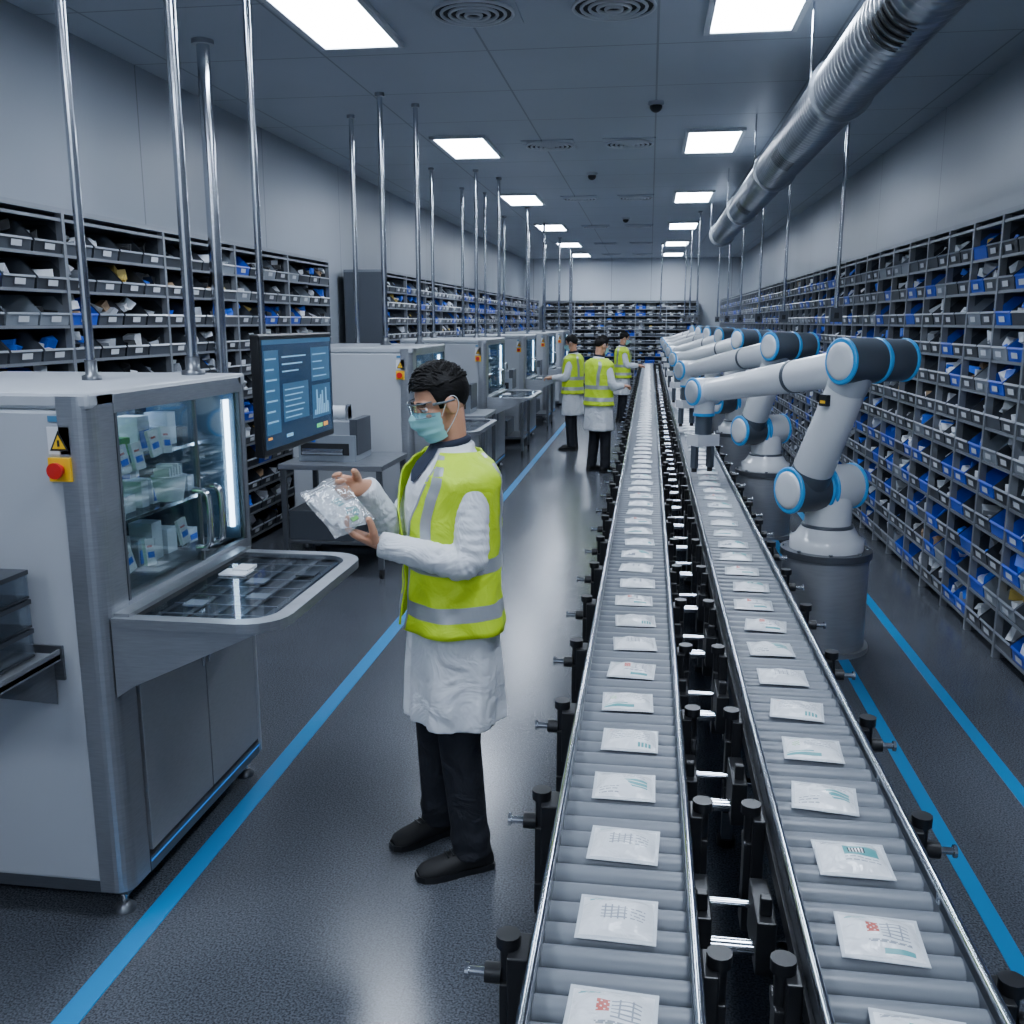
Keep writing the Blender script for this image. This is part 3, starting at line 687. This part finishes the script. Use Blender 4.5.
def person(name,loc,yaw,L,R,feet,headrot=(0,12),fine=True,scale=1.0):
    e=empty(name,loc,yaw); e.scale=(scale,)*3
    vox=.0065 if fine else .018
    c=MB()
    zs=[.55+.35*i/10 for i in range(10)]+[.9,1.0,1.1,1.2,1.28,1.34,1.38,1.41,1.44,1.46,1.48,1.50]
    rings=[]
    for z in zs:
        rr=[]
        for i in range(96):
            ph=2*math.pi*i/96; off=0
            if z<.95:
                k_=(0.95-z)/.4
                off=(.012*math.sin(ph*7+z*2)+.008*max(0,math.sin(ph*13+z*5+1))**2-.004)*k_
                dph=abs((ph+math.pi)%(2*math.pi)-math.pi)
                if dph<.10: off-=.012*(1-dph/.10)
            rr.append(sp(z,ph,off))
        rings.append(rr)
    c.loft(rings,'coat_white')
    for s,A in((-1,L),(1,R)):
        S=V((s*.168,-.005,1.368)); E=V(A['e']); W=V(A['w'])
        m1=S.lerp(E,.5); m2=E.lerp(W,.5); k1=S.lerp(E,.88); k2=E.lerp(W,.14)
        ctrl=[S+V((-s*.06,0,-.03)),S,S.lerp(E,.2),m1,k1,k2,m2,E.lerp(W,.85),W]; rad=[.045,.064,.064,.058,.053,.053,.048,.043,.040]
        P=[];Rr=[];nn=8
        for i in range(len(ctrl)-1):
            for q in range(nn):
                t=q/nn; P.append(ctrl[i].lerp(ctrl[i+1],t)); Rr.append(rad[i]+(rad[i+1]-rad[i])*t)
        P.append(ctrl[-1]);Rr.append(rad[-1])
        for it in range(3): P=[P[0]]+[(P[i-1]+P[i]*2+P[i+1])/4 for i in range(1,len(P)-1)]+[P[-1]]
        tot=len(P)
        # rings with oblique creases instead of smooth puffs
        N=None; rgs=[]; seg=40
        for i in range(tot):
            tg=(P[min(i+1,tot-1)]-P[max(i-1,0)]).normalized()
            if N is None: N=(V((0,1,0))-tg*tg.y).normalized()
            else: N=(N-tg*N.dot(tg)).normalized()
            B=tg.cross(N); f=i/tot; amp=.0065*math.exp(-((f-.58)/.17)**2)+.0022+.004*math.exp(-((f-.93)/.06)**2)
            ring=[]
            for j in range(seg):
                q=2*math.pi*j/seg
                cre=math.sin(i*1.15+2.2*math.sin(q+.6)+.8*math.sin(2*q)); cre=(1-abs(cre))**1.6*2-1
                r_=Rr[i]-amp*cre*.8 if i>nn else Rr[i]
                ring.append(P[i]+(N*math.cos(q)+B*math.sin(q))*r_)
            rgs.append(ring)
        c.loft(rgs,'coat_white')
        cd_=(W-E).normalized(); c.tube([W-cd_*.03,W-cd_*.027,W+cd_*.004,W+cd_*.006],[.039,.0425,.0425,.039],'coat_white',24)
    c.torus((0,-.012,1.487),(0,.15,1),.062,.014,'coat_white',24,8)
    remesh(c,'lab_coat',e,vox,1)
    v=MB(); zs=[.88+.60*i/36 for i in range(37)]
    def g(z):
        a=math.radians(5 if z<1.15 else 5+38*((z-1.15)/.33)**1.2); return (a,2*math.pi-a)
    patch(v,zs,g,.018,'vest_yellow',90)
    o=v.obj('hi_vis_vest',e); md=o.modifiers.new('s','SOLIDIFY'); md.thickness=.006; md.offset=0
    v=MB()
    for a,b_ in((.935,.985),(1.09,1.14)): patch(v,[a,a+.017,a+.034,b_],g,.0222,'reflective',90)
    for p0,p1 in((32,46),(134,148)):
        for sg in(1,-1):
            zz=[1.14+.335*i/20 for i in range(21)]
            f=lambda z:(math.radians(sg*(p0+ 8*min(1,max(0,(z-1.28)/.12))*(1 if p0<90 else -1))),math.radians(sg*(p1+8*min(1,max(0,(z-1.28)/.12))*(1 if p0<90 else -1))))
            patch(v,zz,f,.0225,'reflective',5)
    for sg in(1,-1):
        patch(v,[.885+.58*i/20 for i in range(21)],lambda z:(sg*g(z)[0],sg*(g(z)[0]+.05)),.0224,'bag_grey',2)
    v.obj('reflective_bands',e)
    v=MB(); patch(v,[1.38+.12*i/8 for i in range(9)],lambda z:(-.06-3.6*(z-1.38),.06+3.6*(z-1.38)),.009,'shirt_navy',12)
    v.torus((0,-.006,1.508),(0,.2,1),.056,.013,'shirt_navy',24,8); v.obj('shirt',e)
    t=MB()
    for s,f in((-1,feet[0]),(1,feet[1])):
        A=V((f[0],f[1]-.02,.06)); H=V((s*.085,0,.90)); K=H.lerp(A,.5)+V((0,.025,0))
        t.tube([H,H.lerp(K,.4),K,K.lerp(A,.4),K.lerp(A,.75),K.lerp(A,.84),K.lerp(A,.92),A],[.100,.092,.074,.070,.066,.073,.067,.072],'trousers',20)
    t.ell((0,0,.9),(.16,.12,.12),'trousers'); remesh(t,'trousers',e,.009 if fine else .018,2)
    sh=MB(); 
    for f in feet:
        M=Matrix.Translation((f[0],f[1],0))@Matrix.Rotation(math.radians(f[2]),4,'Z')
        rings=[]
        for y,w,h in((-.095,.02,.05),(-.085,.033,.085),(-.05,.038,.105),(-.01,.039,.10),(.03,.042,.082),(.08,.047,.070),(.125,.047,.060),(.16,.040,.050),(.180,.022,.036)):
            rings.append([V((w*math.cos(q),y,max(.0,h*.5+h*.5*math.sin(q)*1.0) if math.sin(q)>0 else max(0,h*.5+h*.75*math.sin(q)))) for q in [i*math.pi/10 for i in range(20)]])
        sh.loft(rings,'rubber',True,M)
        out=[(-.1,.02),(-.09,.036),(-.05,.042),(0,.041),(.04,.045),(.09,.051),(.13,.050),(.165,.040),(.186,.018)]
        loop=[(w,y) for y,w in out]+[(-w,y) for y,w in out[::-1]]; n=len(loop)
        sh.add([(x,y,0) for x,y in loop]+[(x,y,.022) for x,y in loop],[(i,(i+1)%n,n+(i+1)%n,n+i) for i in range(n)]+[tuple(range(n))[::-1],tuple(range(n,2*n))],'black_plastic',False,M)
        for k in range(4): sh.tube([M@V((-.022,.02+k*.018,.086-k*.004)),M@V((0,.025+k*.018,.094-k*.005)),M@V((.022,.02+k*.018,.086-k*.004))],.003,'item_black',6)
    sh.obj('shoes',e)
    HM=Matrix.Translation((0,.03,1.637))@Matrix.Rotation(math.radians(headrot[0]),4,'Z')@Matrix.Rotation(math.radians(-headrot[1]),4,'X')
    h=MB()
    h.ell((0,-.012,.028),(.073,.092,.086),'skin',HM,24,16)
    h.ell((0,.028,-.035),(.058,.062,.072),'skin',HM,24,16)
    h.ell((0,.018,-.066),(.054,.058,.040),'skin',HM,20,12)
    h.ell((0,.068,-.098),(.022,.018,.017),'skin',HM)
    h.ell((0,.068,.020),(.05,.018,.010),'skin',HM)
    h.tube([(0,.078,.018),(0,.092,-.005),(0,.104,-.028),(0,.098,-.038)],[.007,.009,.013,.008],'skin',12,True,HM)
    h.ell((.013,.09,-.034),(.008,.01,.008),'skin',HM); h.ell((-.013,.09,-.034),(.008,.01,.008),'skin',HM)
    h.ell((0,.084,-.062),(.022,.01,.006),'skin',HM); h.ell((0,.082,-.073),(.019,.010,.007),'skin',HM)
    for s in(-1,1):
        h.ell((s*.076,-.008,-.004),(.009,.019,.032),'skin',HM,R=Matrix.Rotation(-.15,3,'X')); h.ell((s*.036,.062,-.02),(.022,.02,.016),'skin',HM)
    h.tube([(0,-.02,1.44),(0,-.010,1.52),HM@V((0,-.022,-.03))],[.054,.049,.052],'skin',20)
    remesh(h,'head',e,.004 if fine else .009,2)
    d=MB()
    for s in(-1,1):
        d.ell((s*.031,.0715,.001),(.0135,.0105,.0085),'eye_white',HM); d.ell((s*.031,.0785,.0),(.0055,.004,.0055),'eye_dark',HM)
        d.tube(smoothpath([(s*.012,.087,.020),(s*.03,.086,.027),(s*.052,.070,.021)],4),[.003]+[.0045]*6+[.004,.002],'hair_black',8,True,HM)
        d.tube(smoothpath([(s*.017,.080,.006),(s*.031,.0835,.0105),(s*.046,.074,.005)],4),.0025,'skin',8,True,HM)
    d.obj('eyes_and_brows',e)
    hb=MB(); seg,rg=72,40; vs=[]
    C=V((0,-.014,.034)); rr=V((.079,.099,.092))
    def line(p):
        y=p.y
        if y>.050: return .068
        if y>.030: return .0+(y-.03)/.02*.068
        if y>.012: return -.006
        if y>-.03: return .016
        return .016-(-.03-y)*1.25
    def kf(dx,dy,dz,q,th):
        k=1+.006*math.sin(q*25+th*5)*math.sin(th)
        if dz>.2:
            k+=.17*(dz-.2)*max(0,dy+.35)+.04*(dz-.2)
        if dz<.35: k-=.045*(.35-dz)
        return k
    for i in range(rg+1):
        th=math.pi*.80*i/rg
        for j in range(seg):
            q=2*math.pi*j/seg; dx,dy,dz=math.sin(th)*math.cos(q),math.sin(th)*math.sin(q),math.cos(th); k=kf(dx,dy,dz,q,th)
            vs.append(C+V((rr.x*dx*k,rr.y*dy*k,rr.z*dz*k)))
    fs=[]
    for i in range(rg):
        for j in range(seg):
            q=(i*seg+j,(i+1)*seg+j,(i+1)*seg+(j+1)%seg,i*seg+(j+1)%seg)
            if any(vs[a].z>line(vs[a]) for a in q): fs.append(q)
    used=set(a for q in fs for a in q)
    for a in used:
        if vs[a].z<line(vs[a]): vs[a]=V((vs[a].x*.97,vs[a].y*.97,line(vs[a])-.004))
    hb.add([HM@p for p in vs],fs,'hair_black',True); o=hb.obj('hair',e); md=o.modifiers.new('s','SOLIDIFY'); md.thickness=.012; md.offset=-1
    tb=MB(); rnd=random.Random(11)
    for i in range(420 if fine else 60):
        th=rnd.uniform(0,1.2); q=rnd.uniform(0,2*math.pi); dx,dy,dz=math.sin(th)*math.cos(q),math.sin(th)*math.sin(q),math.cos(th); k=kf(dx,dy,dz,q,th)*.98
        p0=C+V((rr.x*dx*k,rr.y*dy*k,rr.z*dz*k)); nn=V((dx,dy,dz)); ln=rnd.uniform(.016,.028)
        if p0.z<.05: continue
        fl=V((rnd.uniform(-.3,.3)+.5,(.35 if dy>0 else -.7)+rnd.uniform(-.3,.3),0)); fl=(fl-nn*fl.dot(nn)).normalized()
        p1=p0+(nn*.45+fl*.75).normalized()*ln*.5; p2=p1+(fl-nn*.0).normalized()*ln*.6
        tb.tube([p0,p1,p2],[.0048,.0042,.001],'hair_black',6,True,HM)
    tb.obj('hair_tufts',e)
    k=MB(); vs=[];fs=[]; nz,na=32,28
    for j in range(nz+1):
        v_=j/nz; z=-.116+v_*.112
        for i in range(na+1):
            a=-1.3+2.6*i/na; edge=abs(a)/1.3
            y=.008+(.090+.026*math.exp(-((v_-.70)/.28)**2)*math.exp(-(a/.55)**2)-(.022*(1-v_/.3) if v_<.3 else 0))*math.cos(a*.97)
            zz=z*(1-.25*edge**2)-.012*edge**2 + .008*(1-edge)**2*(v_)
            x=(.0635+.003*v_)*math.sin(a)/math.sin(1.3)*1.02
            y+=.0022*math.sin(v_*math.pi*8)*(1-edge*.5)
            vs.append(HM@V((x,y,zz)))
    for j in range(nz):
        for i in range(na): fs.append((j*(na+1)+i,j*(na+1)+i+1,(j+1)*(na+1)+i+1,(j+1)*(na+1)+i))
    k.add(vs,fs,'mask_teal',True)
    for s in(-1,1):
        k.tube(smoothpath([HM@V((s*.066,.033,-.030)),HM@V((s*.074,.012,.004)),HM@V((s*.080,-.008,.026)),HM@V((s*.084,-.026,.018)),HM@V((s*.082,-.028,-.012)),HM@V((s*.075,-.004,-.05)),HM@V((s*.064,.030,-.086))]),.0013,'lbl_white',6)
    k.obj('surgical_mask',e)
    gl=MB(); vs=[];fs=[]
    for j in range(7):
        z=-.020+.048*j/6
        for i in range(31):
            a=-1.15+2.3*i/30; zz=z
            if j<3 and abs(a)<.25: zz=z+.012*(1-abs(a)/.25)*(1-j/3)
            vs.append(HM@V((.080*math.sin(a),.018+.092*math.cos(a)-.004*abs(z)*10,zz)))
    for j in range(6):
        for i in range(30): fs.append((j*31+i,j*31+i+1,(j+1)*31+i+1,(j+1)*31+i))
    gl.add(vs,fs,'goggle_glass',True)
    gl.tube([HM@V((.081*math.sin(a),.018+.093*math.cos(a),.028)) for a in [-1.15+2.3*i/20 for i in range(21)]],.0022,'goggle_frame',6)
    gl.tube([HM@V((.081*math.sin(a),.018+.093*math.cos(a),-.020+(.012*(1-abs(a)/.25) if abs(a)<.25 else 0))) for a in [-1.15+2.3*i/20 for i in range(21)]],.0012,'goggle_frame',6)
    for s in(-1,1): gl.tube([HM@V((s*.075,.055,.018)),HM@V((s*.082,.02,.014)),HM@V((s*.084,-.02,.012))],[.005,.0035,.003],'goggle_frame',8)
    gl.obj('safety_glasses',e)
    for s,A,nm in((-1,L,'left_hand'),(1,R,'right_hand')):
        hm=MB(); W=V(A['w']); dv=V(A['d']).normalized()
        hand(hm,W+dv*.022,dv,A['n'],s,A.get('c',(22,28,20)),thumb=A.get('t',(.6,.65,.45)))
        remesh(hm,nm,e,.0028 if fine else .006,1)
    return e
W1=person('factory_worker',(-.655,3.11,0),121,
  dict(e=(-.24,.01,1.13),w=(-.085,.265,1.195),d=(.0,.85,.42),n=(-.05,-.35,.95),c=(22,30,25),t=(.5,.6,.75)),
  dict(e=(.15,.16,1.18),w=(.050,.278,1.362),d=(-.34,.8,.10),n=(-.75,-.1,.25),c=(32,38,30),t=(.45,.65,.75)),
  [(-.13,.0,-2),(.135,.03,12)],headrot=(4,16))
p=MB(); Nn=V((-.748,.015,.647)).normalized(); up=V((.583,.445,.68)); up=(up-Nn*up.dot(Nn)).normalized(); xx=up.cross(Nn)
M=Matrix(((xx.x,up.x,Nn.x,-.072),(xx.y,up.y,Nn.y,.405),(xx.z,up.z,Nn.z,1.322),(0,0,0,1)))
bw,bh=.145,.19
for sgn in(1,-1):
    vs=[];fs=[];n=24
    for j in range(n+1):
        for i in range(n+1):
            u=2*i/n-1;v=2*j/n-1
            z=.020*(1-abs(u)**2.5)*(1-abs(v)**3)+.004*math.sin(8*u+5*v)*(1-u*u)*(1-v*v)
            wx=1+.03*math.sin(v*4)
            vs.append((u*bw/2*wx,v*bh/2+.004*math.sin(u*5),.014+sgn*max(z,.0004)))
    fs=[(j*(n+1)+i,j*(n+1)+i+1,(j+1)*(n+1)+i+1,(j+1)*(n+1)+i) for j in range(n) for i in range(n)]
    p.add(vs,fs,'bag_film',True,M)
p.box(-bw/2,bw/2,bh/2-.022,bh/2-.018,.012,.018,'lbl_white',M); p.box(-bw/2,bw/2,bh/2-.012,bh/2-.010,.012,.018,'lbl_white',M)
pouch(p,M@Matrix.Translation((-.012,.012,.012))@Matrix.Rotation(.1,4,'Z'),.092,.115,1,40,36,.010)
pouch(p,M@Matrix.Translation((.018,-.040,.007))@Matrix.Rotation(-.35,4,'Z'),.085,.095,4,36,32,.012)
p.cyl((.034,-.05,.018),(.034,-.05,.024),.013,'teal',M=M,seg=20); p.box(.005,.028,-.075,-.06,.018,.024,'green_item',M)
p.obj('held_zip_bag',W1)
A1=dict(e=(-.22,.05,1.12),w=(-.12,.28,1.12),d=(.1,1,.0),n=(.2,0,-1)); B1=dict(e=(.22,.05,1.12),w=(.12,.28,1.12),d=(-.1,1,.0),n=(-.2,0,-1))
person('factory_worker',(-1.12,14.3,0),80,A1,B1,[(-.11,0,0),(.11,.02,0)],(0,15),False,.97)
person('factory_worker',(-.62,12.2,0),-50,A1,B1,[(-.11,0,0),(.11,.06,0)],(0,15),False,.98)
person('factory_worker',(-.50,18.5,0),-80,A1,B1,[(-.11,0,0),(.11,.02,0)],(0,15),False,.97)

# ------------------------------------------------------------ world, camera
w=bpy.data.worlds.new('world'); bpy.context.scene.world=w; w.use_nodes=True
w.node_tree.nodes['Background'].inputs[0].default_value=(.05,.06,.08,1)
cd=bpy.data.cameras.new('camera'); cam=bpy.data.objects.new('camera',cd); bpy.context.collection.objects.link(cam)
cam.location=(0,0,1.9); cam.rotation_euler=(math.radians(78.69),0,math.radians(8.11)); cd.sensor_width=36; cd.lens=950/1024*36; cd.clip_start=.05
bpy.context.scene.camera=cam
